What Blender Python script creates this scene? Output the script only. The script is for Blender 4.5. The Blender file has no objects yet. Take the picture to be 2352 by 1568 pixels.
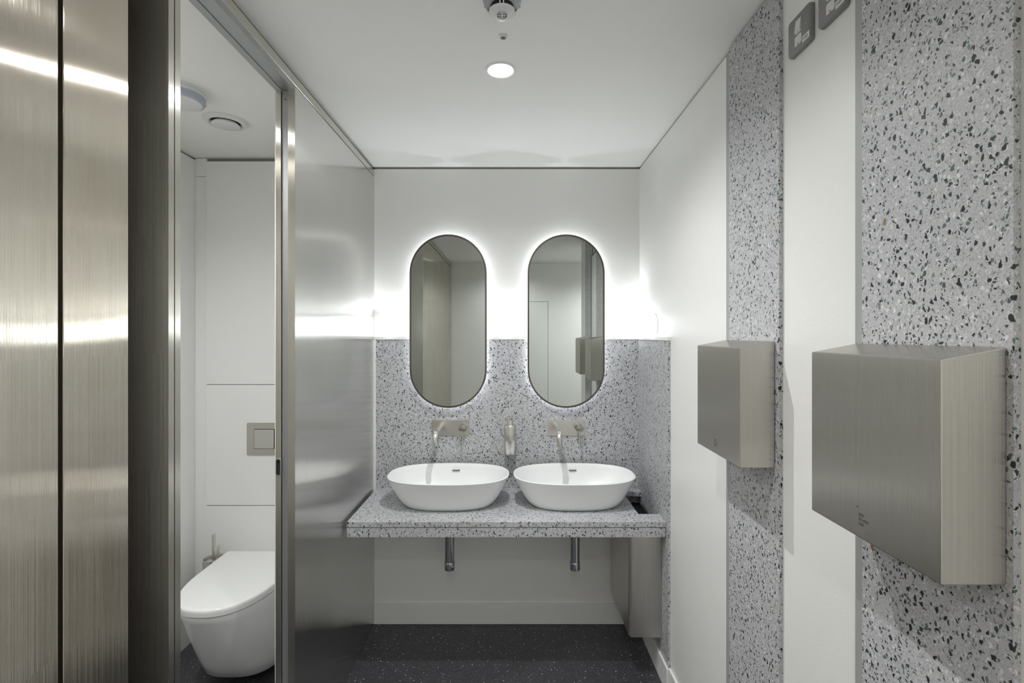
import bpy, bmesh, math, random
from mathutils import Vector, Matrix
random.seed(7)
S = bpy.context.scene
COL = S.collection

# ------------------------------------------------------------------ camera
FPX = 1126.6
cam_d = bpy.data.cameras.new('camera')
cam = bpy.data.objects.new('camera', cam_d); COL.objects.link(cam)
cam.location = (0, 0, 1.54); cam.rotation_euler = (math.pi/2, 0, 0)
cam_d.sensor_width = 36.0; cam_d.lens = FPX/2352*36
cam_d.shift_x = 1/2352; cam_d.shift_y = -16/2352
cam_d.clip_start = 0.02
S.camera = cam
# ------------------------------------------------------------------ world, exposure
W = bpy.data.worlds.new('world'); S.world = W; W.use_nodes = True
W.node_tree.nodes['Background'].inputs[0].default_value = (0.9, 0.95, 1, 1)
W.node_tree.nodes['Background'].inputs[1].default_value = 0.0
S.view_settings.view_transform = 'Standard'; S.view_settings.look = 'None'
S.view_settings.gamma = 1.0; S.view_settings.use_curve_mapping = False
S.view_settings.exposure = 1.53
try:
    S.cycles.max_bounces = 14; S.cycles.diffuse_bounces = 8; S.cycles.glossy_bounces = 8
    S.cycles.sample_clamp_indirect = 6.0
    S.cycles.use_denoising = True
    S.cycles.caustics_refractive = False
except Exception:
    pass
P_MAIN = 24.5      # ceiling downlight over the basins (watts)
P_MID = 11         # the one over the entrance, just above the frame
P_REAR = 19      # the one behind the camera
P_LOBBY_FILL = 52     # unseen fill lamp added in the lobby right of the camera
P_CUB_FILL = 25       # unseen fill lamp added inside the cubicle
P_UP = 1.5       # upward beam of a ledge light
E_DOME = 2.8    # emission of a ledge light's frosted cover
E_STRIP = 4.7   # mirror back light strip
LIGHT_COL = (0.985, 0.99, 0.99)
LED_COL = (0.93, 0.97, 1.0)

# ------------------------------------------------------------------ node helpers
def mat(name):
    m = bpy.data.materials.new(name); m.use_nodes = True
    return m, m.node_tree, m.node_tree.nodes['Principled BSDF']

class NT:
    def __init__(s, t): s.t = t
    def n(s, typ, **kw):
        x = s.t.nodes.new(typ)
        for k, v in kw.items():
            if k.startswith('i_'):
                key = k[2:]; key = int(key) if key.isdigit() else key
                x.inputs[key].default_value = v
            else: setattr(x, k, v)
        return x
    def l(s, a, b): s.t.links.new(a, b)
    def math(s, op, a, b=None, c=None):
        x = s.n('ShaderNodeMath', operation=op)
        for i, v in enumerate((a, b, c)):
            if v is None: continue
            if isinstance(v, (int, float)): x.inputs[i].default_value = v
            else: s.l(v, x.inputs[i])
        return x.outputs[0]
    def mix(s, f, a, b):
        x = s.n('ShaderNodeMix', data_type='RGBA')
        for i, v in ((0, f), (6, a), (7, b)):
            if isinstance(v, (int, float)): x.inputs[i].default_value = v
            elif isinstance(v, tuple): x.inputs[i].default_value = v if len(v) == 4 else v+(1,)
            else: s.l(v, x.inputs[i])
        return x.outputs[2]
    def ramp(s, f, stops):
        x = s.n('ShaderNodeValToRGB'); e = x.color_ramp.elements
        while len(e) < len(stops): e.new(0.5)
        for k, (p, c) in enumerate(stops):
            e[k].position = p; e[k].color = c if len(c) == 4 else tuple(c)+(1,)
        s.l(f, x.inputs[0]); return x.outputs[0]
    def sep(s, c):
        x = s.n('ShaderNodeSeparateColor'); s.l(c, x.inputs[0]); return x.outputs
    def coord(s, scale=(1, 1, 1)):
        tc = s.n('ShaderNodeTexCoord'); mp = s.n('ShaderNodeMapping')
        mp.inputs['Scale'].default_value = scale
        s.l(tc.outputs['Object'], mp.inputs['Vector']); return mp.outputs['Vector']

def plain(name, c, rough=0.5, metal=0.0, bump=0.0, bscale=200, spec=0.5, coat=0.0, var=0.03):
    m, t, b = mat(name); N = NT(t)
    v = N.coord()
    no = N.n('ShaderNodeTexNoise'); N.l(v, no.inputs['Vector'])
    no.inputs['Scale'].default_value = 6; no.inputs['Detail'].default_value = 4
    c2 = tuple(min(1, x*(1-var)) for x in c); c3 = tuple(min(1, x*(1+var)) for x in c)
    N.l(N.mix(no.outputs['Fac'], c2, c3), b.inputs['Base Color'])
    b.inputs['Roughness'].default_value = rough; b.inputs['Metallic'].default_value = metal
    b.inputs['Specular IOR Level'].default_value = spec
    b.inputs['Coat Weight'].default_value = coat; b.inputs['Coat Roughness'].default_value = 0.08
    if bump:
        n2 = N.n('ShaderNodeTexNoise'); N.l(v, n2.inputs['Vector'])
        n2.inputs['Scale'].default_value = bscale; n2.inputs['Detail'].default_value = 2
        bp = N.n('ShaderNodeBump'); bp.inputs['Strength'].default_value = bump; bp.inputs['Distance'].default_value = 0.002
        N.l(n2.outputs['Fac'], bp.inputs['Height']); N.l(bp.outputs['Normal'], b.inputs['Normal'])
    return m

def emit(name, c, s):
    m, t, b = mat(name)
    b.inputs['Base Color'].default_value = (0.9, 0.9, 0.9, 1)
    b.inputs['Emission Color'].default_value = tuple(c)+(1,)
    b.inputs['Emission Strength'].default_value = s
    return m

def steel(name, c, rough=0.28, aniso=0.75, stain=0.0, grain=0.03, wave=0.0, line=0.22):
    """vertically brushed stainless steel: highlights spread sideways"""
    m, t, b = mat(name); N = NT(t)
    v = N.coord((420, 420, 5))
    no = N.n('ShaderNodeTexNoise'); N.l(v, no.inputs['Vector'])
    no.inputs['Scale'].default_value = 1; no.inputs['Detail'].default_value = 3
    lo = tuple(x*(1-grain) for x in c); hi = tuple(min(1, x*(1+grain)) for x in c)
    colr = N.mix(no.outputs['Fac'], lo, hi)
    if stain:
        v2 = N.coord((5, 5, 2.2))
        n2 = N.n('ShaderNodeTexNoise'); N.l(v2, n2.inputs['Vector'])
        n2.inputs['Scale'].default_value = 1; n2.inputs['Detail'].default_value = 5; n2.inputs['Roughness'].default_value = .6
        f = N.ramp(n2.outputs['Fac'], [(0.42, (0, 0, 0)), (0.66, (1, 1, 1))])
        f = N.math('MULTIPLY', f, stain)
        colr = N.mix(f, colr, (c[0]*.80, c[1]*.74, c[2]*.66))
    N.l(colr, b.inputs['Base Color'])
    b.inputs['Metallic'].default_value = 1.0
    b.inputs['Roughness'].default_value = rough
    b.inputs['Anisotropic'].default_value = aniso
    g = N.n('ShaderNodeNewGeometry')
    cr = N.n('ShaderNodeVectorMath', operation='CROSS_PRODUCT')
    cr.inputs[0].default_value = (0.013, 0.009, 1.0)
    N.l(g.outputs['Normal'], cr.inputs[1]); N.l(cr.outputs[0], b.inputs['Tangent'])
    # fine vertical brush lines: each line tips the surface a little sideways
    tn = N.n('ShaderNodeVectorMath', operation='NORMALIZE'); N.l(cr.outputs[0], tn.inputs[0])
    q = N.n('ShaderNodeVectorMath', operation='FLOOR'); N.l(N.coord((14000, 14000, 4)), q.inputs[0])
    wn = N.n('ShaderNodeTexWhiteNoise', noise_dimensions='3D'); N.l(q.outputs[0], wn.inputs['Vector'])
    r = N.sep(wn.outputs['Color'])
    k = N.math('MULTIPLY', N.math('SUBTRACT', N.math('ADD', r[0], r[1]), 1.0), line)
    sc = N.n('ShaderNodeVectorMath', operation='SCALE'); N.l(tn.outputs[0], sc.inputs[0]); N.l(k, sc.inputs['Scale'])
    ad = N.n('ShaderNodeVectorMath', operation='ADD'); N.l(sc.outputs[0], ad.inputs[0])
    N.l(g.outputs['Normal'], ad.inputs[1])
    if wave:
        v3 = N.coord((1.2, 1.2, 2.2))
        n3 = N.n('ShaderNodeTexNoise'); N.l(v3, n3.inputs['Vector'])
        n3.inputs['Scale'].default_value = 1.6; n3.inputs['Detail'].default_value = 0
        bp = N.n('ShaderNodeBump'); bp.inputs['Strength'].default_value = 1.0; bp.inputs['Distance'].default_value = wave
        N.l(n3.outputs['Fac'], bp.inputs['Height']); N.l(bp.outputs['Normal'], ad.inputs[1])
    nn = N.n('ShaderNodeVectorMath', operation='NORMALIZE'); N.l(ad.outputs[0], nn.inputs[0])
    N.l(nn.outputs[0], b.inputs['Normal'])
    return m

def terrazzo(name):
    m, t, b = mat(name); N = NT(t)
    v0 = N.coord()
    wn = N.n('ShaderNodeTexNoise'); N.l(v0, wn.inputs['Vector']); wn.inputs['Scale'].default_value = 90
    wv = N.n('ShaderNodeVectorMath', operation='MULTIPLY_ADD')
    N.l(wn.outputs['Color'], wv.inputs[0]); wv.inputs[1].default_value = (.008,)*3; N.l(v0, wv.inputs[2])
    v = wv.outputs[0]
    base = N.n('ShaderNodeTexNoise'); N.l(v0, base.inputs['Vector']); base.inputs['Scale'].default_value = 260; base.inputs['Detail'].default_value = 4
    colr = N.mix(base.outputs['Fac'], (.43, .43, .45), (.54, .54, .56))
    def chips(scale, density, cut, grow, rot=0.0):
        mp = N.n('ShaderNodeMapping'); N.l(v, mp.inputs['Vector'])
        mp.inputs['Rotation'].default_value = (rot, rot*.7, rot*1.3)
        mp.inputs['Scale'].default_value = (scale*1.0, scale*1.0, scale*.78)
        vo = N.n('ShaderNodeTexVoronoi', feature='F1'); N.l(mp.outputs[0], vo.inputs['Vector']); vo.inputs['Scale'].default_value = 1
        ve = N.n('ShaderNodeTexVoronoi', feature='DISTANCE_TO_EDGE'); N.l(mp.outputs[0], ve.inputs['Vector']); ve.inputs['Scale'].default_value = 1
        r = N.sep(vo.outputs['Color'])
        on = N.math('LESS_THAN', r[0], density)
        thr = N.math('MULTIPLY_ADD', r[1], grow, cut)
        sh = N.math('SUBTRACT', ve.outputs['Distance'], thr)
        edge = N.n('ShaderNodeMapRange'); N.l(sh, edge.inputs[0]); edge.inputs[1].default_value = 0; edge.inputs[2].default_value = .03
        return N.math('MULTIPLY', on, edge.outputs[0]), r[2]
    f, r = chips(280, .42, .06, .12, .3)           # fine pale grit
    colr = N.mix(N.math('MULTIPLY', f, .75), colr, N.mix(r, (.46, .47, .49), (.68, .69, .70)))
    f, r = chips(520, .26, .06, .1, 2.3)           # tiny dark grit
    colr = N.mix(N.math('MULTIPLY', f, .6), colr, (.16, .17, .17))
    f, r = chips(165, .22, .06, .20, .9)            # white stones
    colr = N.mix(N.math('MULTIPLY', f, .85), colr, N.mix(r, (.55, .565, .57), (.76, .77, .78)))
    f, r = chips(205, .19, .05, .16, 1.7)          # grey green stones
    colr = N.mix(N.math('MULTIPLY', f, .92), colr, N.mix(r, (.012, .02, .018), (.15, .21, .19)))
    f, r = chips(150, .20, .06, .20, 4.1)           # dark green and black stones
    colr = N.mix(N.math('MULTIPLY', f, .97), colr, N.ramp(r, [(0, (.004, .006, .006)), (.6, (.012, .022, .02)), (.85, (.035, .06, .05)), (1, (.12, .19, .16))]))
    f, r = chips(110, .002, .05, .2, 5.3)           # the odd rust coloured one
    colr = N.mix(f, colr, (.30, .20, .12))
    N.l(colr, b.inputs['Base Color'])
    b.inputs['Roughness'].default_value = 0.45
    b.inputs['Specular IOR Level'].default_value = 0.3
    return m

def speckle_floor(name):
    m, t, b = mat(name); N = NT(t)
    v = N.coord()
    colr = (.0135, .0135, .0165)
    no = N.n('ShaderNodeTexNoise'); N.l(v, no.inputs['Vector']); no.inputs['Scale'].default_value = 140; no.inputs['Detail'].default_value = 3
    colr = N.mix(no.outputs['Fac'], (.020, .020, .024), (.074, .074, .082))
    for sc, dens, cc in ((150, .26, (.12, .12, .14)), (230, .24, (.38, .39, .42)), (115, .09, (.60, .61, .65))):
        vo = N.n('ShaderNodeTexVoronoi', feature='F1'); N.l(v, vo.inputs['Vector']); vo.inputs['Scale'].default_value = sc
        r = N.sep(vo.outputs['Color'])
        on = N.math('LESS_THAN', r[0], dens)
        rad = N.math('MULTIPLY_ADD', r[1], .22, .12)
        f = N.math('MULTIPLY', on, N.math('LESS_THAN', vo.outputs['Distance'], rad))
        colr = N.mix(f, colr, cc)
    N.l(colr, b.inputs['Base Color'])
    b.inputs['Roughness'].default_value = 0.42
    bp = N.n('ShaderNodeBump'); bp.inputs['Strength'].default_value = .25; bp.inputs['Distance'].default_value = .001
    N.l(no.outputs['Fac'], bp.inputs['Height']); N.l(bp.outputs['Normal'], b.inputs['Normal'])
    return m

M = {
 'wall': plain('white_paint', (.83, .832, .812), .36, bump=.12, bscale=160, var=.012),
 'ceil': plain('white_ceiling_paint', (.87, .87, .85), .65, bump=.06, bscale=220, var=.01),
 'panel': plain('white_laminate', (.81, .815, .805), .35, var=.008),
 'gap': plain('shadow_gap_grey', (.24, .24, .21), .6),
 'black': plain('black_recess', (.012, .012, .012), .7),
 'terrazzo': terrazzo('grey_terrazzo'),
 'floor': speckle_floor('dark_speckled_vinyl'),
 'steelw': steel('warm_brushed_steel', (.75, .70, .61), .125, 1.0, stain=.4, wave=.006),
 'steeld': steel('jamb_brushed_steel', (.60, .58, .53), .34, .85),
 'steelp': steel('partition_brushed_steel', (.78, .775, .75), .20, 1.0, stain=.12, wave=.006),
 'steele': steel('edge_steel', (.70, .68, .62), .24, 1.0),
 'steelbin': steel('bin_brushed_steel', (.70, .68, .63), .36, .6, line=.3, grain=.015),
 'steelb': steel('fine_brushed_steel', (.54, .52, .48), .27, .9, line=.3, grain=.012),
 'steelt': steel('tap_steel', (.72, .70, .665), .24, .3, line=0.0),
 'steelk': steel('knob_steel', (.42, .40, .37), .3, .3, line=0.0),
 'steelbot': steel('bottle_steel', (.68, .66, .62), .27, .8, line=.2, grain=.015),
 'chrome': plain('chrome', (.50, .52, .56), .08, 1.0),
 'brass': plain('brass_screw', (.55, .46, .30), .3, 1.0),
 'alu': plain('anodised_aluminium', (.42, .43, .44), .42, .75),
 'trim': plain('grey_trim', (.36, .38, .375), .5, .1),
 'ceramic': plain('matt_white_solid_surface', (.86, .87, .87), .32, var=.005),
 'porcelain': plain('glazed_porcelain', (.84, .85, .85), .12, var=.005),
 'mirror': plain('mirror_glass', (.56, .592, .57), .0, 1.0, var=0),
 'bronze': plain('bronze_frame', (.15, .125, .105), .35, .9),
 'spur': plain('grey_metalclad', (.25, .25, .25), .45, .25, bump=.1, bscale=500),
 'rocker': plain('white_plastic', (.70, .69, .665), .4),
 'plastic': plain('pale_plastic', (.74, .745, .74), .35),
 'greyplastic': plain('grey_plastic', (.40, .41, .43), .4),
 'bluegrey': plain('blue_grey_lens', (.42, .46, .55), .25),
 'paper': plain('white_label', (.80, .80, .78), .6),
 'ink': plain('dark_ink', (.05, .05, .05), .6),
 'etch': plain('etched_mark', (.17, .165, .155), .6, .4),
 'olive': plain('green_lens', (.16, .21, .03), .2),
 'led': emit('led_strip', LED_COL, E_STRIP),
 'dome': emit('frosted_light_cover', LED_COL, E_DOME),
 'lamp': emit('lamp_face', LIGHT_COL, 0.95),
 'lampc': emit('lamp_centre', LIGHT_COL, 60.0),
 'baffle': plain('white_baffle', (.86, .86, .85), .3),
}

# ------------------------------------------------------------------ object helpers
ORG = {}
def bmnew(): return bmesh.new()
def box(bm, lo, hi, bev=0.0, seg=2):
    lo = Vector(lo); hi = Vector(hi)
    r = bmesh.ops.create_cube(bm, size=1.0)
    vs = r['verts']
    c = (lo+hi)/2; d = hi-lo
    for v in vs: v.co = Vector((v.co.x*d.x, v.co.y*d.y, v.co.z*d.z))+c
    if bev:
        es = list({e for v in vs for e in v.link_edges})
        bmesh.ops.bevel(bm, geom=es, offset=bev, segments=seg, affect='EDGES', profile=.5)
    return bm
def B(lo, hi, bev=0.0, seg=2): return box(bmnew(), lo, hi, bev, seg)

def loft(bm, rings, cap0=True, cap1=True):
    vv = [[bm.verts.new(p) for p in r] for r in rings]
    n = len(rings[0])
    for a, b in zip(vv[:-1], vv[1:]):
        for i in range(n):
            j = (i+1) % n
            bm.faces.new((a[i], a[j], b[j], b[i]))
    if cap0: bm.faces.new(list(reversed(vv[0])))
    if cap1: bm.faces.new(vv[-1])
    return bm

def lathe(bm, prof, c, axis='z', n=40, cap0=True, cap1=True):
    """prof: (radius, height along axis)"""
    c = Vector(c); rings = []
    for r, h in prof:
        ring = []
        for k in range(n):
            a = 2*math.pi*k/n; x, y = r*math.cos(a), r*math.sin(a)
            if axis == 'z': p = Vector((x, y, h))
            elif axis == 'y': p = Vector((x, h, y))
            else: p = Vector((h, x, y))
            ring.append(c+p)
        rings.append(ring)
    return loft(bm, rings, cap0, cap1)

def tube(bm, pts, rads, n=16, caps=True):
    pts = [Vector(p) for p in pts]
    if isinstance(rads, (int, float)): rads = [rads]*len(pts)
    rings = []; up = None
    for i, p in enumerate(pts):
        d = (pts[min(i+1, len(pts)-1)]-pts[max(i-1, 0)]).normalized()
        if up is None:
            up = Vector((0, 0, 1)) if abs(d.z) < .9 else Vector((1, 0, 0))
        a = d.cross(up).normalized(); up = a.cross(d).normalized()
        rings.append([p+rads[i]*(math.cos(2*math.pi*k/n)*a+math.sin(2*math.pi*k/n)*up) for k in range(n)])
    return loft(bm, rings, caps, caps)

def prism(bm, poly, h0, h1, axis='y'):
    """poly: 2D outline; axis y -> (x,z); axis x -> (y,z); axis z -> (x,y)"""
    def p3(p, h):
        return {'y': (p[0], h, p[1]), 'x': (h, p[0], p[1]), 'z': (p[0], p[1], h)}[axis]
    return loft(bm, [[p3(p, h0) for p in poly], [p3(p, h1) for p in poly]])

def stadium(cx, cz, w, h, n=28):
    r = w/2; pts = []
    for k in range(n+1):
        a = math.pi*k/n; pts.append((cx+r*math.cos(a), cz+h/2-r+r*math.sin(a)))
    for k in range(n+1):
        a = math.pi+math.pi*k/n; pts.append((cx+r*math.cos(a), cz-h/2+r+r*math.sin(a)))
    return pts
def rrect(cx, cz, w, h, r, n=6):
    pts = []
    for sx, sz, a0 in ((1, 1, 0), (-1, 1, 90), (-1, -1, 180), (1, -1, 270)):
        for k in range(n+1):
            a = math.radians(a0+90*k/n)
            pts.append((cx+sx*(w/2-r)+r*math.cos(a), cz+sz*(h/2-r)+r*math.sin(a)))
    return pts

def setp(o, label=None, cat=None, group=None, kind=None):
    for k, v in (('label', label), ('category', cat), ('group', group), ('kind', kind)):
        if v: o[k] = v
    return o

def empty(name, loc, label, cat, group=None):
    o = bpy.data.objects.new(name, None); COL.objects.link(o)
    o.location = loc; o.empty_display_size = .05; ORG[o.name] = Vector(loc)
    return setp(o, label, cat, group)

def obj(name, bm, m, parent=None, smooth=0, org=None, label=None):
    bmesh.ops.recalc_face_normals(bm, faces=bm.faces)
    cs = [v.co.copy() for v in bm.verts]
    if parent is not None: w = ORG[parent.name]
    elif org is not None: w = Vector(org)
    else:
        lo = Vector([min(c[i] for c in cs) for i in range(3)]); hi = Vector([max(c[i] for c in cs) for i in range(3)])
        w = Vector(((lo.x+hi.x)/2, (lo.y+hi.y)/2, lo.z))
    for v in bm.verts: v.co -= w
    me = bpy.data.meshes.new(name); bm.to_mesh(me); bm.free()
    me.materials.append(M[m] if isinstance(m, str) else m)
    if smooth:
        me.shade_smooth()
        ca = math.radians(smooth)
        bm2 = bmesh.new(); bm2.from_mesh(me)
        for e in bm2.edges:
            if len(e.link_faces) == 2 and e.calc_face_angle(0) > ca: e.smooth = False
        bm2.to_mesh(me); bm2.free()
    o = bpy.data.objects.new(name, me); COL.objects.link(o)
    ORG[o.name] = w.copy()
    if parent is not None: o.parent = parent
    else: o.location = w
    if label: o['label'] = label
    return o
def struct(name, bm, m, **k):
    o = obj(name, bm, m, **k); o['kind'] = 'structure'; return o

def text_mesh(txt, size, mtx, line=0.95, extrude=0.0004):
    cu = bpy.data.curves.new('lettering', 'FONT'); cu.body = txt; cu.size = size
    cu.space_line = line; cu.extrude = extrude; cu.resolution_u = 3
    o = bpy.data.objects.new('lettering', cu); COL.objects.link(o)
    bpy.context.view_layer.update()
    me = bpy.data.meshes.new_from_object(o.evaluated_get(bpy.context.evaluated_depsgraph_get()))
    bpy.data.objects.remove(o); bpy.data.curves.remove(cu)
    bm = bmnew(); bm.from_mesh(me); bpy.data.meshes.remove(me)
    bmesh.ops.transform(bm, matrix=mtx, verts=bm.verts)
    return bm

def spot(name, loc, power, size_deg, radius, col, blend=.35, rot=(0, 0, 0), parent=None):
    l = bpy.data.lights.new(name, 'SPOT'); l.energy = power; l.color = col
    l.spot_size = math.radians(size_deg); l.spot_blend = blend; l.shadow_soft_size = radius
    o = bpy.data.objects.new(name, l); COL.objects.link(o)
    o.rotation_euler = rot
    if parent is not None:
        o.parent = parent; o.location = Vector(loc)-ORG[parent.name]
    else: o.location = loc
    return o

# ------------------------------------------------------------------ dimensions (metres)
H = 2.435           # ceiling
XP = -0.733         # room face of the steel partition
XR = 0.684          # right wall
YB = 2.62           # back wall
XL = -0.760         # recessed steel lining beside the camera
YR = -1.00          # wall behind the camera
XC = -1.605         # far side wall of the cubicle
YJ0, YJ1 = 1.049, 1.085   # near door jamb
YD = 1.66           # far door jamb
TZ = 0.010          # how far terrazzo stands proud

# ------------------------------------------------------------------ structure
struct('floor', B((-1.75, -1.25, -.06), (2.2, 2.75, 0)), 'floor')
struct('ceiling', B((-1.75, -1.25, H), (2.2, 2.75, H+.08)), 'ceil')

wb = struct('wall_back', B((XP-.06, YB, 0), (XR+.12, YB+.1, 2.423)), 'wall')
obj('shadow_gap', B((XP, YB+.012, 2.423), (XR, YB+.09, H)), 'gap', wb)
p = obj('terrazzo_panel', B((-.722, YB-TZ, .60), (XR-TZ, YB, 1.513)), 'terrazzo', wb, label='grey terrazzo splashback panel with black and white chips')
obj('edge_trim', B((XP, YB-TZ-.003, .60), (-.722, YB, 1.513)), 'panel', wb, label='thin white upright trim beside the splashback')
obj('ledge', B((XP, YB-.015, 1.513), (XR-.0145, YB, 1.530), .0015), 'panel', wb, label='slim white ledge capping the splashback')

wr = struct('wall_right', B((XR, .34, 0), (XR+.1, YB, 2.425)), 'wall')
obj('shadow_gap', B((XR+.010, .35, 2.425), (XR+.09, YB, H)), 'gap', wr)
obj('terrazzo_panel', B((XR-TZ, 2.11, 0), (XR, YB-TZ, 1.513)), 'terrazzo', wr, label='terrazzo side panel at the counter end')
obj('ledge', B((XR-.0145, 2.108, 1.513), (XR, YB, 1.530), .0015), 'panel', wr, label='slim white ledge capping the side panel')
obj('terrazzo_panel', B((XR-TZ, 1.236, 0), (XR, 1.519, 2.425)), 'terrazzo', wr, label='tall terrazzo strip behind the farther hand dryer')
obj('edge_trim', B((XR-TZ, 1.519, 0), (XR, 1.540, 2.412)), 'trim', wr, label='grey metal edge trim')
obj('terrazzo_panel', B((XR-TZ, .6586, 0), (XR, .9433, 2.425)), 'terrazzo', wr, label='tall terrazzo strip behind the nearer hand dryer')
obj('edge_trim', B((XR-TZ, .9433, 0), (XR, .962, 2.425)), 'trim', wr, label='grey metal edge trim')

struct('wall_lobby', B((XR+.1, .34, 0), (2.1, .44, H)), 'wall')
struct('wall_side', B((2.0, YR, 0), (2.1, .34, H)), 'wall')
wf = struct('wall_rear', B((-1.7, YR-.1, 0), (2.1, YR, H)), 'wall')
d1 = struct('door_1', B((-.25, YR, .008), (.453, YR+.008, 1.950), .002), 'panel')
obj('door_gap', B((-.254, YR, .0), (.457, YR+.0015, 1.954)), 'black', d1)

# left lining beside the camera: steel panels one next to another
wl = struct('wall_left', B((XL-.06, YR, 0), (XL-.012, .973, H)), 'black')
for y0, y1 in ((YR+.012, .028), (.032, .8225), (.8318, .973)):
    obj('steel_panel', B((XL-.012, y0, 0), (XL, y1, 2.384), .0012), 'steelw', wl)
obj('fascia', B((XL-.012, YR+.004, 2.390), (XL+.002, .973, 2.420), .001), 'steele', wl, label='steel fascia above the steel panels')
obj('return_face', B((XL-.06, .9735, 0), (XL-.013, .976, H)), 'steeld', wl)
obj('recess_back', B((-.93, .93, 0), (-.90, YJ0, H)), 'steeld', wl)

# cubicle shell
cl = struct('wall_cubicle', B((XC-.1, YJ0-.05, 0), (XC, 2.60, 2.425)), 'panel')
obj('shadow_gap', B((XC-.09, YJ0, 2.425), (XC-.008, 2.60, H)), 'gap', cl)
cb = struct('wall_cubicle_back', B((XC, 2.50, 0), (XP-.07, 2.60, H)), 'gap')
zs = [0.0, .6745, .6765, 1.2855, 1.2885, 2.415]
for z0, z1 in ((.004, .6735), (.6775, 1.2855), (1.2885, 2.415)):
    obj('wall_panel', B((-1.545, 2.48, z0), (XP-.075, 2.50, z1), .0008), 'panel', cb)
obj('filler_panel', B((XC+.001, 2.487, 0), (-1.547, 2.50, 2.340)), 'panel', cb)
obj('filler_panel', B((XC+.001, 2.487, 2.342), (-1.547, 2.50, 2.432)), 'panel', cb)
struct('wall_cubicle_front', B((XC-.1, YJ0-.06, 0), (-.90, YJ0+.03, H)), 'steeld')

# steel partition between basins and cubicle, with the pocket for the sliding door
wp = struct('wall_partition', B((-.756, YD, 0), (XP, YB, 2.380)), 'steelp')
obj('back_skin', B((-.830, YD+.06, 0), (-.806, 2.50, H)), 'panel', wp)
obj('pocket_post', B((-.7785, YD+.005, 0), (-.7565, YD+.05, 2.384)), 'alu', wp, label='grey aluminium upright inside the door pocket')
obj('edge_strip', B((-.756, YD-.0015, 0), (XP+.0004, YD+.004, 2.381)), 'steele', wp, label='steel end strip of the partition')
obj('screw', lathe(bmnew(), [(.0045, YD+.003), (.0045, YD+.0055)], (-.7675, 0, 2.338), 'y', 14), 'brass', wp)
obj('screw_hole', lathe(bmnew(), [(.0018, YD+.0025), (.0018, YD+.0035)], (-.7675, 0, 2.338), 'y', 6), 'black', wp)
obj('fascia', B((-.80, YJ0, 2.384), (XP+.001, YB, 2.414), .001), 'steele', wp, label='brushed steel fascia running under the ceiling')
obj('shadow_gap', B((-.80, YJ0, 2.414), (XP-.012, YB, H)), 'gap', wp)

# header track over the doorway
tr = empty('door_track', (-.767, 1.37, 2.36), 'grey aluminium sliding door track over the cubicle doorway', 'door track')
obj('channel', B((-.799, YJ1, 2.366), (-.7775, YD, 2.384)), 'alu', tr)
obj('channel', B((-.757, YJ1, 2.366), (-.7345, YD, 2.384)), 'alu', tr)
obj('insert', B((-.7765, YJ1, 2.3685), (-.758, YD-.055, 2.384)), 'alu', tr)
e = obj('end_stop', B((-.7765, YD-.0535, 2.3682), (-.758, YD, 2.384)), 'alu', tr)
obj('screw', lathe(bmnew(), [(.0045, 2.3665), (.0045, 2.369)], (-.767, YD-.04, 0), 'z', 14), 'brass', e)

# near jamb of the doorway
jb = struct('wall_jamb', B((-.900, YJ0, 0), (XP-.0015, YJ1, 2.384)), 'steeld')
obj('jamb_face', B((-.900, YJ0-.0015, 0), (XP-.002, YJ0, 2.384)), 'steeld', jb, label='dark return face of the door jamb')
obj('edge_strip', B((XP-.0015, YJ0-.001, 0), (XP, YJ0+.0165, 2.384)), 'steele', jb, label='bright steel edge strip')
obj('edge_strip', B((XP-.0015, YJ0+.0195, 0), (XP, YJ1+.001, 2.384)), 'steele', jb, label='bright steel edge strip')
obj('seam', B((XP-.002, YJ0+.0165, 0), (XP-.0012, YJ0+.0195, 2.384)), 'black', jb)

# sliding door, pushed into its pocket
sd = empty('sliding_door', (-.790, 1.95, .01), 'brushed steel sliding door pushed into the partition, only its edge showing', 'door')
obj('leaf', B((-.799, YD, .012), (-.7805, 2.45, 2.366), .001), 'steele', sd)
pl = obj('edge_pull', bmnew(), 'alu', sd, label='oval recessed finger pull')
bm = bmnew(); o1 = stadium(-.788, 1.0915, .018, .059, 14); o2 = stadium(-.788, 1.0915, .0135, .054, 14)
loft(bm, [[(p[0], YD+.001, p[1]) for p in o1], [(p[0], YD-.0045, p[1]) for p in o1], [(p[0], YD-.0045, p[1]) for p in o2], [(p[0], YD-.0005, p[1]) for p in o2]], False, False)
bmesh.ops.translate(bm, verts=bm.verts, vec=-ORG[sd.name]); bmesh.ops.recalc_face_normals(bm, faces=bm.faces)
bm.to_mesh(pl.data); bm.free()
obj('pull_recess', prism(bmnew(), o2, YD-.0012, YD-.0004), 'black', pl)

# skirtings
bb = struct('baseboard_back', B((XP, YB-.013, 0), (.672, YB, .107), .002), 'panel')
br = struct('baseboard_right', B((.664, 2.20, 0), (.674, YB-.013, .107), .0015), 'panel')
obj('length', B((.6745, .36, 0), (XR, 2.108, .107), .0015), 'panel', br)
obj('length', B((.664, 2.1, 0), (.674, 2.199, .107), .0015), 'panel', br)
struct('baseboard_rear', B((XL, YR, 0), (-.26, YR+.012, .107), .0015), 'panel')

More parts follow.
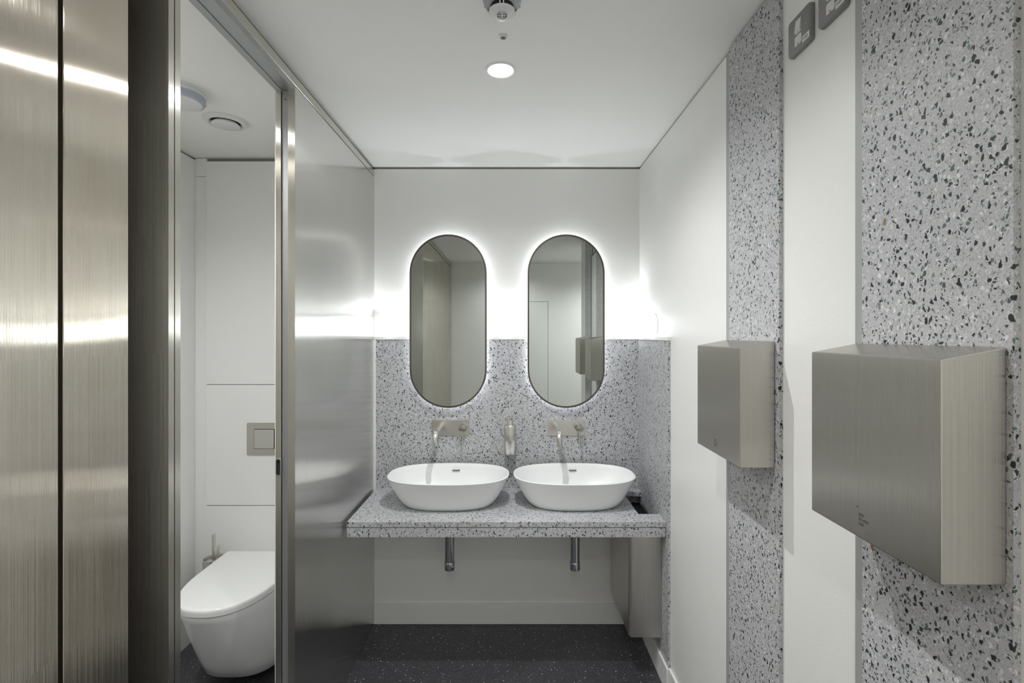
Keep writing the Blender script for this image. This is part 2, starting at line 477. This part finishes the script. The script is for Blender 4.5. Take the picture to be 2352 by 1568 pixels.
# ------------------------------------------------------------------ ceiling things
def downlight(x, y, label, power, group=None):
    e = empty('ceiling_downlight', (x, y, H-.004), label, 'ceiling light', group)
    obj('rim', lathe(bmnew(), [(.046, H-.0005), (.0505, H-.0005), (.0505, H-.003), (.046, H-.004)], (x, y, 0), 'z', 48, False, False), 'baffle', e, 40)
    obj('baffle', lathe(bmnew(), [(.046, H-.0035), (.040, H-.0008)], (x, y, 0), 'z', 48, False, False), 'baffle', e, 40)
    obj('lamp', lathe(bmnew(), [(.0455, H-.0022), (.030, H-.0030), (.004, H-.0034)], (x, y, 0), 'z', 48, False, True), 'lamp', e, 60)
    obj('lamp_centre', lathe(bmnew(), [(.011, H-.0036), (.0005, H-.0038)], (x, y+.006, 0), 'z', 24, False, True), 'lampc', e)
    spot('lamp_light', (x, y, H-.006), power, 152, .014, LIGHT_COL, 1.0, parent=e)
    return e
downlight(-.037, 1.661, 'round recessed ceiling downlight glowing white above the basins', P_MAIN)
downlight(-.037, .93, 'round recessed ceiling downlight between the hand dryers and the cubicle', P_MID)
downlight(-.037, -.52, 'round recessed ceiling downlight above and behind the camera', P_REAR)
downlight(1.25, -.40, 'added fill light shaped as a downlight, unseen in the lobby beyond the right wall', P_LOBBY_FILL)  # added out of view to raise the fill in the room
downlight(-1.21, 1.30, 'added fill light shaped as a downlight, hidden inside the cubicle near its doorway', P_CUB_FILL)  # added out of view to brighten the cubicle

# smoke detector
c = (-.025, 1.282, 0)
sm = empty('smoke_detector', (c[0], c[1], H), 'white and grey domed smoke detector on the ceiling, topmost in view', 'smoke detector')
obj('base', lathe(bmnew(), [(.052, H-.0004), (.053, H-.012), (.050, H-.024), (.043, H-.034), (.034, H-.038)], c, 'z', 48, True, True), 'greyplastic', sm, 40)  # grey colour stands in for the shading on the housing
obj('core', lathe(bmnew(), [(.030, H-.038), (.030, H-.049)], c, 'z', 36), 'black', sm, 40)
cap = obj('cap', lathe(bmnew(), [(.030, H-.049), (.0345, H-.0515), (.0345, H-.054), (.031, H-.058), (.020, H-.060), (.0005, H-.0605)], c, 'z', 48), 'plastic', sm, 50)
for k in range(3):
    a = math.radians(270+120*k)
    d = Vector((math.cos(a), math.sin(a), 0)); t_ = Vector((-d.y, d.x, 0))
    for s_ in (-1, 1):
        pts = [Vector(c)+d*.050+t_*.0045*s_+Vector((0, 0, H-.024)), Vector(c)+d*.034+t_*.0045*s_+Vector((0, 0, H-.051))]
        obj('rib', tube(bmnew(), pts, .0016, 8), 'plastic', sm)
    bm = bmnew()
    q = [Vector(c)+d*.0525+Vector((0, 0, H-.020)), Vector(c)+d*.036+Vector((0, 0, H-.040))]
    obj('vent_slot', tube(bmnew(), q, .0034, 8), 'black', sm)
obj('grille', lathe(bmnew(), [(.0150, H-.0603), (.0005, H-.0612)], c, 'z', 32), 'black', cap)
for r0 in (.0150, .0095, .0040):
    obj('grille_ring', lathe(bmnew(), [(r0, H-.0606), (r0, H-.0622), (r0-.0016, H-.0622), (r0-.0016, H-.0606)], c, 'z', 32, False, False), 'plastic', cap)
for a in (0, 90):
    d = Vector((math.cos(math.radians(a)), math.sin(math.radians(a)), 0))
    obj('grille_bar', tube(bmnew(), [Vector(c)-d*.0148+Vector((0, 0, H-.0614)), Vector(c)+d*.0148+Vector((0, 0, H-.0614))], .0008, 6), 'plastic', cap)

c = (-.0245, 1.472, 0)
pi = empty('motion_sensor', (c[0], c[1], H), 'tiny round ceiling sensor with green lens between detector and downlight', 'sensor')
obj('rim', lathe(bmnew(), [(.0125, H-.0003), (.0125, H-.004), (.010, H-.0062), (.0085, H-.0062), (.0085, H-.003)], c, 'z', 32, False, False), 'plastic', pi, 40)
obj('lens', lathe(bmnew(), [(.0085, H-.0045), (.0065, H-.0068), (.003, H-.0085), (.0003, H-.009)], c, 'z', 24), 'olive', pi, 60)

# cubicle ceiling fittings
c = (-1.218, 1.798, 0)
cf = empty('ceiling_fitting', (c[0], c[1], H), 'round drum fitting with blue grey side on the cubicle ceiling', 'ceiling light')
obj('base_ring', lathe(bmnew(), [(.086, H-.0003), (.086, H-.008), (.083, H-.0085), (.083, H-.011), (.086, H-.0115), (.086, H-.020), (.082, H-.022)], c, 'z', 56), 'plastic', cf, 40)
obj('side_lens', lathe(bmnew(), [(.084, H-.021), (.0845, H-.034), (.080, H-.042), (.0725, H-.0445), (.0725, H-.040)], c, 'z', 56, True, False), 'bluegrey', cf, 40)
obj('cover_disc', lathe(bmnew(), [(.0725, H-.040), (.0722, H-.046), (.069, H-.0475), (.0005, H-.0475)], c, 'z', 56), 'plastic', cf, 40)
c = (-1.198, 2.055, 0)
cv = empty('ceiling_vent', (c[0], c[1], H), 'round white extract valve on the cubicle ceiling behind the drum fitting', 'air vent')
obj('flange', lathe(bmnew(), [(.083, H-.0003), (.083, H-.005), (.076, H-.013), (.066, H-.0145), (.061, H-.012), (.056, H-.001)], c, 'z', 56, True, False), 'plastic', cv, 50)
obj('throat', lathe(bmnew(), [(.060, H-.0012), (.060, H-.0006)], c, 'z', 40), 'black', cv)
obj('disc', lathe(bmnew(), [(.012, H-.002), (.045, H-.008), (.0535, H-.017), (.0535, H-.020), (.051, H-.0215), (.0005, H-.0215)], c, 'z', 56), 'plastic', cv, 50)

# ------------------------------------------------------------------ ledge lights
def ledge_light(c, axis, label):
    e = empty('ledge_light', (c[0], c[1], 1.530), label, 'wall light', 'small lights along the ledge')
    bm = bmnew(); rings = []
    for k in range(9):
        a = math.pi/2*k/8
        r, d = .054*math.cos(a)+.0004, .040*math.sin(a)
        ring = []
        for j in range(32):
            t = 2*math.pi*j/32
            u, z = r*math.cos(t), r*math.sin(t)
            if axis == 'y': ring.append((c[0]+u, c[1]-.003-d, 1.585+z))
            else: ring.append((c[0]-.003-d, c[1]+u, 1.585+z))
        rings.append(ring)
    loft(bm, rings)
    obj('cover', bm, 'dome', e, 70)
    bm = bmnew()
    lathe(bm, [(.0545, -.006), (.0545, 0)], (c[0], c[1], 1.585), 'y' if axis == 'y' else 'x', 32)
    obj('base_ring', bm, 'baffle', e)
    if axis == 'y':
        spot('beam', (c[0], c[1]-.0075, 1.642), P_UP, 160, .006, LED_COL, 1.0, (math.pi, 0, 0), e)
ledge_light((-.647, YB, 0), 'y', 'small glowing wall light on the ledge left of the left mirror')
ledge_light((-.020, YB, 0), 'y', 'small glowing wall light on the ledge between the two mirrors')
ledge_light((.604, YB, 0), 'y', 'small glowing wall light on the ledge right of the right mirror')
ledge_light((XR, 2.34, 0), 'x', 'small glowing wall light on the side ledge on the right wall')

# ------------------------------------------------------------------ mirrors
def mirror(cx, label):
    cz, w, h = 1.610, .404, .909
    y0 = 2.572
    e = empty('wall_mirror', (cx, YB, cz-h/2), label, 'mirror', 'backlit oval mirrors')
    o = stadium(cx, cz, w, h); i = stadium(cx, cz, w-.017, h-.017)
    bm = bmnew()
    loft(bm, [[(p[0], y0+.014, p[1]) for p in i], [(p[0], y0+.014, p[1]) for p in o], [(p[0], y0-.002, p[1]) for p in o], [(p[0], y0-.002, p[1]) for p in i], [(p[0], y0+.004, p[1]) for p in i]], False, False)
    obj('frame', bm, 'bronze', e, 40, label='thin dark bronze frame')
    obj('glass', prism(bmnew(), i, y0+.001, y0+.006), 'mirror', e, label='grey tinted mirror glass')
    obj('back_board', prism(bmnew(), stadium(cx, cz, w-.006, h-.006), y0+.0065, y0+.0135), 'black', e)
    obj('spacer', prism(bmnew(), stadium(cx, cz, w-.055, h-.055), y0+.0136, YB-TZ-.0005), 'black', e)
    a = stadium(cx, cz, w-.024, h-.024); b = stadium(cx, cz, w-.036, h-.036)
    bm = bmnew()
    loft(bm, [[(p[0], y0+.0145, p[1]) for p in a], [(p[0], y0+.020, p[1]) for p in a], [(p[0], y0+.020, p[1]) for p in b], [(p[0], y0+.0145, p[1]) for p in b]], False, False)
    obj('light_strip', bm, 'led', e, label='glowing white light strip behind the frame')
mirror(-.3325, 'left one of two tall backlit pill shaped mirrors above the basins')
mirror(.2860, 'right one of two tall backlit pill shaped mirrors, showing a door')

# ------------------------------------------------------------------ counter
ZC = .722
ct = empty('vanity_counter', (0, 2.36, .656), 'grey terrazzo counter carrying two white basins, cut out at its right end', 'counter')
bm = bmnew()
def prismz(poly, z0, z1): return prism(bmnew(), poly, z0, z1, 'z')
X0, X1, Y0, Y1 = -.718, .6735, 2.14, YB-TZ-.0005
HX, HY0, HY1 = .578, 2.237, 2.546
bm = bmnew()
box(bm, (X0, Y0, ZC-.022), (HX, Y1, ZC)); box(bm, (HX, Y0, ZC-.022), (X1, HY0, ZC)); box(bm, (HX, HY1, ZC-.022), (X1, Y1, ZC))
bmesh.ops.remove_doubles(bm, verts=bm.verts, dist=.0002)
obj('slab', bm, 'terrazzo', ct)
obj('apron', B((X0, Y0, .656), (X1-.002, Y0+.02, ZC-.0265)), 'terrazzo', ct, label='terrazzo front apron under the slab')
obj('groove', B((X0+.002, Y0+.004, ZC-.028), (X1-.004, Y0+.018, ZC-.021)), 'gap', ct)
obj('carcass', B((X0+.01, Y0+.02, .668), (HX-.004, Y0+.06, ZC-.0221)), 'gap', ct)

# ------------------------------------------------------------------ basins
def basin(cx, label):
    e = empty('wash_basin', (cx, 2.388, ZC), label, 'basin', 'white vessel basins on the counter')
    def ring(a, b, z, dy=0, n=72, ex=2.55):
        r = []
        for k in range(n):
            t = 2*math.pi*k/n; c_, s_ = math.cos(t), math.sin(t)
            r.append((cx+a*math.copysign(abs(c_)**(2/ex), c_), 2.388+dy+b*math.copysign(abs(s_)**(2/ex), s_), z))
        return r
    A, Bd, hz = .2935, .190, .144
    prof = [(.655, .60, 0.0), (.70, .655, .004), (.75, .715, .016), (.815, .79, .040), (.875, .86, .070), (.93, .92, .100), (.97, .965, .125), (.992, .99, .138), (.998, .997, .1425), (.990, .986, hz)]
    prof += [(.968, .952, hz), (.962, .944, .1425), (.945, .925, .125), (.905, .885, .095), (.845, .815, .062), (.75, .70, .034), (.60, .54, .020), (.35, .30, .016), (.10, .10, .0145)]
    bm = bmnew(); loft(bm, [ring(A*a, Bd*b, ZC+z) for a, b, z in prof], True, False)
    # drain ring closes the bottom
    last = [v for v in bm.verts][-72:]
    bm.faces.new(last)
    obj('bowl', bm, 'ceramic', e, 55)
    obj('drain', lathe(bmnew(), [(.030, ZC+.0150), (.030, ZC+.019), (.026, ZC+.0205), (.0005, ZC+.0205)], (cx, 2.388, 0), 'z', 32), 'chrome', e, 40)
    obj('overflow_slot', B((cx-.004, 2.5515, ZC+.1085), (cx+.035, 2.5615, ZC+.1125), .0012), 'bronze', e, label='small brown overflow slot')
basin(-.3045, 'left white oval vessel basin on the terrazzo counter')
basin(.3025, 'right white oval vessel basin on the terrazzo counter, next to the cut out')

# ------------------------------------------------------------------ wall taps
def tap(px0, label, lean):
    e = empty('wall_tap', (px0+.10, YB-TZ, 1.010), label, 'tap', 'brushed steel wall taps')
    yw = YB-TZ
    obj('plate', prism(bmnew(), rrect(px0+.0995, 1.045, .200, .082, .010), yw-.006, yw-.0002), 'steelt', e)
    sx = px0+.046
    zb = 1.055
    pts = [(sx, yw-.004, zb), (sx, yw-.150, zb)]
    for k in range(1, 9):
        a = math.pi/2*k/8
        pts.append((sx, yw-.150-.044*math.sin(a), zb-.044*(1-math.cos(a))))
    pts.append((sx, yw-.194, zb-.060))
    obj('spout', tube(bmnew(), pts, .0132, 24), 'steelt', e, 40)
    obj('spout_collar', lathe(bmnew(), [(.0165, yw-.010), (.0165, yw-.005)], (sx, 0, zb), 'y', 28), 'steelt', e)
    obj('aerator', lathe(bmnew(), [(.0108, zb-.0606), (.0108, zb-.0595)], (sx, yw-.194, 0), 'z', 20), 'black', e)
    kx = px0+.1655; kz = 1.048
    k = obj('knob', lathe(bmnew(), [(.0225, yw-.012), (.0225, yw-.0062)], (kx, 0, kz), 'y', 36), 'steelt', e)
    obj('knob_body', lathe(bmnew(), [(.0200, yw-.006), (.0200, yw-.052), (.0195, yw-.0535), (.0185, yw-.054)], (kx, 0, kz), 'y', 36), 'steelk', e, 40)
    obj('lever', tube(bmnew(), [(kx, yw-.040, kz-.017), (kx, yw-.040, kz-.060), (kx, yw-.041, kz-.108)], [.0032, .0038, .0040], 12), 'steelt', e, 60)
tap(-.4225, 'brushed steel wall tap below the left mirror', -1)
tap(.1905, 'brushed steel wall tap below the right mirror', 1)

# ------------------------------------------------------------------ soap dispenser
cx, cy = -.0075, 2.560
so = empty('soap_dispenser', (cx, cy, .940), 'brushed steel pump soap dispenser on the wall between the taps', 'soap dispenser')
z0 = .918
obj('bottle', lathe(bmnew(), [(.0290, z0), (.0305, z0+.002), (.0305, z0+.148), (.0290, z0+.150)], (cx, cy, 0), 'z', 40), 'steelbot', so, 40)
obj('collar', lathe(bmnew(), [(.0155, z0+.150), (.0155, z0+.170), (.0145, z0+.172), (.0145, z0+.176), (.010, z0+.177)], (cx, cy, 0), 'z', 32), 'steelt', so, 40)
obj('stem', lathe(bmnew(), [(.0048, z0+.176), (.0048, z0+.192)], (cx, cy, 0), 'z', 20), 'steelt', so, 40)
hd = obj('pump_head', lathe(bmnew(), [(.0115, z0+.190), (.0125, z0+.192), (.0125, z0+.203), (.0115, z0+.205)], (cx, cy, 0), 'z', 32), 'steelt', so, 40)
obj('nozzle', tube(bmnew(), [(cx-.008, cy-.004, z0+.2), (cx-.018, cy-.012, z0+.2), (cx-.027, cy-.020, z0+.197), (cx-.032, cy-.025, z0+.190)], [.0042, .0040, .0036, .0032], 12), 'steelt', hd, 60)
obj('holder', B((cx-.012, cy+.030, z0+.03), (cx+.012, YB-TZ-.0005, z0+.075), .002), 'steelt', so)

# ------------------------------------------------------------------ traps under the counter
def trap(cx, label):
    y = 2.385
    e = empty('bottle_trap', (cx, y, .398), label, 'waste pipe', 'chrome waste traps under the counter')
    obj('body', lathe(bmnew(), [(.0235, .440), (.0235, .6985)], (cx, y, 0), 'z', 40), 'chrome', e, 40)
    obj('cap', lathe(bmnew(), [(.020, .3985), (.0245, .400), (.0250, .404), (.0250, .438), (.0243, .4395)], (cx, y, 0), 'z', 40), 'chrome', e, 40)
    obj('outlet', tube(bmnew(), [(cx, y+.020, .640), (cx, YB-TZ-.001, .640)], .016, 20), 'chrome', e, 40)
trap(-.3010, 'chrome bottle trap hanging under the left basin')
trap(.3075, 'chrome bottle trap hanging under the right basin')

# ------------------------------------------------------------------ waste bin under the cut out
bn = empty('waste_bin', (.60, 2.39, .18), 'tall brushed steel waste bin fixed below the counter cut out', 'bin')
bx0, bx1, by0, by1 = .527, .673, 2.200, 2.585
def rect_r(x0, y0, x1, y1, r):
    pts = []
    for cx_, cy_, a0 in ((x0+r, y0+r, 180),):
        for k in range(7):
            a = math.radians(a0+90*k/6); pts.append((cx_+r*math.cos(a), cy_+r*math.sin(a)))
    pts += [(x1, y0), (x1, y1), (x0, y1)]
    return pts
def inset_loft(z_list):
    return loft(bmnew(), [[(x, y, z) for x, y in rect_r(bx0+d, by0+d, bx1, by1, .016)] for d, z in z_list])
obj('shell', inset_loft([(.008, .178), (.003, .180), (0, .186), (0, .644), (.002, .646)]), 'steelbin', bn, 30)
obj('rim', inset_loft([(.006, .646), (.006, .654)]), 'black', bn)

# ------------------------------------------------------------------ hand dryers
def dryer(yc, label):
    y0, y1, xf, z0, z1 = yc-.144, yc+.144, .584, 1.199, 1.508
    e = empty('hand_dryer', (XR-TZ, yc, z0), label, 'hand dryer', 'brushed steel hand dryers on the right wall')
    bm = prism(bmnew(), [(xf, z0), (XR-TZ-.001, z0), (XR-TZ-.001, z1+.015), (xf, z1-.002)], y0, y1, 'y')
    bmesh.ops.bevel(bm, geom=bm.edges[:], offset=.0018, segments=2, affect='EDGES', profile=.5)
    obj('cover', bm, 'steelb', e)
    obj('back_plate', B((XR-TZ-.0009, y0+.004, z0+.004), (XR-TZ-.0002, y1-.004, z1-.004)), 'black', e)
    obj('outlet', B((xf+.022, yc-.045, z0-.003), (xf+.060, yc+.045, z0+.002), .001), 'black', e)
    # lettering faces the room (-X): reading direction is -Y
    def T(y, z): return Matrix.Translation((xf-.0003, y, z)) @ Matrix(((0, 0, -1, 0), (-.85, 0, 0, 0), (0, 1, 0, 0), (0, 0, 0, 1)))
    s = .0076
    obj('lettering', text_mesh('THE\nSPLASH\nLAB', s, T(yc+.0145, z0+.0370), 1.0, .0003), 'etch', e, label='small dark maker name in three lines')
    obj('plus_mark', text_mesh('+', s, T(yc+.0195, z0+.0480), 1, .0003), 'etch', e)
dryer(.8110, 'nearest and largest looking brushed steel box hand dryer')
dryer(1.3975, 'farther brushed steel box hand dryer, beyond the nearest one')

# ------------------------------------------------------------------ fused spurs
def spur(y0, label, txt):
    w = .088; y1 = y0+w; z0, z1 = 2.205, 2.293; xf = XR-.013
    yc, zc = (y0+y1)/2, (z0+z1)/2
    e = empty('fused_switch', (XR, yc, z0), label, 'switch', 'grey metal fused switches')
    def rr(d, x, r): return [(x, p[0], p[1]) for p in rrect(yc, zc, w-2*d, w-2*d, r)]
    bm = bmnew(); loft(bm, [rr(0, XR-.0004, .008), rr(0, xf+.006, .008), rr(.0012, xf+.002, .0075), rr(.004, xf, .006)])
    obj('plate', bm, 'spur', e, 40)
    # reading direction is -Y
    def yy(f): return y1-f*w
    def zz(f): return z0+f*w
    bm = bmnew()
    ya, yb = yy(.64), yy(.41)
    poly = [(xf+.001, zz(.46)), (xf-.0045, zz(.50)), (xf-.001, zz(.82)), (xf+.001, zz(.84))]
    prism(bm, [(p[0], p[1]) for p in poly], ya, yb, 'y')
    obj('rocker', bm, 'rocker', e)
    fc = obj('fuse_holder', prism(bmnew(), rrect((yy(.37)+yy(.67))/2, zz(.27), .30*w, .26*w, .004), xf-.0015, xf+.001, 'x'), 'rocker', e)
    obj('fuse_screw', lathe(bmnew(), [(.0024, xf-.0024), (.0024, xf-.0012)], (0, yy(.52), zz(.17)), 'x', 12), 'brass', fc)
    for f in (.10, .88):
        obj('screw', lathe(bmnew(), [(.0026, xf-.0009), (.0026, xf+.0005)], (0, yy(f), zz(.5)), 'x', 14), 'brass', e)
    lb = obj('sticker', B((xf-.0005, yy(.99), zz(.085)), (xf+.0003, yy(.70), zz(.245))), 'paper', e, label='white sticker with small dark print')
    Tm = Matrix.Translation((xf-.0007, yy(.735), zz(.125))) @ Matrix(((0, 0, -1, 0), (-1, 0, 0, 0), (0, 1, 0, 0), (0, 0, 0, 1)))
    obj('print', text_mesh(txt, .0105, Tm, 1, .0001), 'ink', lb)
spur(1.105, 'grey metal fused switch plate high on the right wall, the farther and fully visible one', 'F/02')
spur(.989, 'grey metal fused switch plate high on the right wall, cut by the top edge', 'F/01')

# ------------------------------------------------------------------ toilet
tx, yb_ = -1.213, 2.478
to = empty('toilet', (tx, yb_, .05), 'white wall hung toilet with closed lid in the cubicle', 'toilet')
def dring(w, yf, z, yback=yb_, n=40, sq=.40, ex=2.3):
    """D outline: straight back, sides straight for a while, elliptical front"""
    L = yback-yf; ys = yback-L*sq
    pts = [(tx+w, yback, z)]
    m = n
    for k in range(m+1):
        t = math.pi*k/m; c_, s_ = math.cos(t), math.sin(t)
        pts.append((tx+w*math.copysign(abs(c_)**(2/ex), c_), ys-(ys-yf)*abs(s_)**(2/ex), z))
    pts.append((tx-w, yback, z))
    return pts
pan = [(.150, 2.150, .058), (.166, 2.122, .060), (.175, 2.107, .068), (.179, 2.070, .13), (.185, 2.018, .22), (.190, 1.965, .32), (.194, 1.925, .40), (.196, 1.914, .422), (.194, 1.916, .430), (.189, 1.922, .432)]
obj('pan', loft(bmnew(), [dring(w, yf, z, ex=2.3+.5*max(0, (.43-z)/.37)) for w, yf, z in pan]), 'porcelain', to, 50)
yl = 2.425
seat = [(.176, 1.945, .4335), (.176, 1.945, .438)]
obj('seat_buffer', loft(bmnew(), [dring(w-.006, yf+.006, z, yl) for w, yf, z in [(.186, 1.925, .431), (.186, 1.925, .439)]]), 'greyplastic', to)
lid = [(.194, 1.909, .4375), (.1965, 1.906, .439), (.197, 1.905, .452), (.197, 1.905, .461), (.1955, 1.907, .4655), (.192, 1.912, .4678), (.184, 1.922, .4688)]
obj('lid', loft(bmnew(), [dring(w, yf, z, yl) for w, yf, z in lid]), 'porcelain', to, 50)
obj('hinge', B((tx-.09, yl+.002, .432), (tx+.09, yb_-.004, .446), .003), 'porcelain', to)

fp = empty('flush_plate', (tx, 2.48, .932), 'brushed steel flush plate on the panel above the toilet', 'flush plate')
obj('plate', prism(bmnew(), rrect(tx, 1.0135, .246, .163, .007), 2.474, 2.4797), 'steele', fp)
obj('button_gap', prism(bmnew(), rrect(tx-.034, 1.0135, .104, .100, .002), 2.4732, 2.4742), 'black', fp)
obj('button_gap', prism(bmnew(), rrect(tx+.052, 1.0135, .060, .100, .002), 2.4732, 2.4742), 'black', fp)
obj('button', prism(bmnew(), rrect(tx-.034, 1.0135, .099, .095, .002), 2.4705, 2.4742), 'steelt', fp)
obj('button', prism(bmnew(), rrect(tx+.052, 1.0135, .055, .095, .002), 2.4705, 2.4742), 'steelt', fp)

bx, by = -1.472, 2.425
tb = empty('toilet_brush', (bx, by, .20), 'steel toilet brush in a round holder in the corner behind the toilet', 'toilet brush')
obj('holder', lathe(bmnew(), [(.046, .205), (.048, .207), (.048, .436), (.044, .4365), (.044, .40)], (bx, by, 0), 'z', 36, True, False), 'steelt', tb, 40)
obj('handle', lathe(bmnew(), [(.0085, .40), (.0085, .551), (.0075, .553)], (bx, by, 0), 'z', 20), 'steelt', tb, 40)
obj('lid', lathe(bmnew(), [(.042, .420), (.042, .424), (.009, .426)], (bx, by, 0), 'z', 32), 'steelt', tb, 40)
obj('bracket', B((bx-.01, by+.046, .34), (bx+.01, 2.4795, .37), .001), 'steelt', tb)
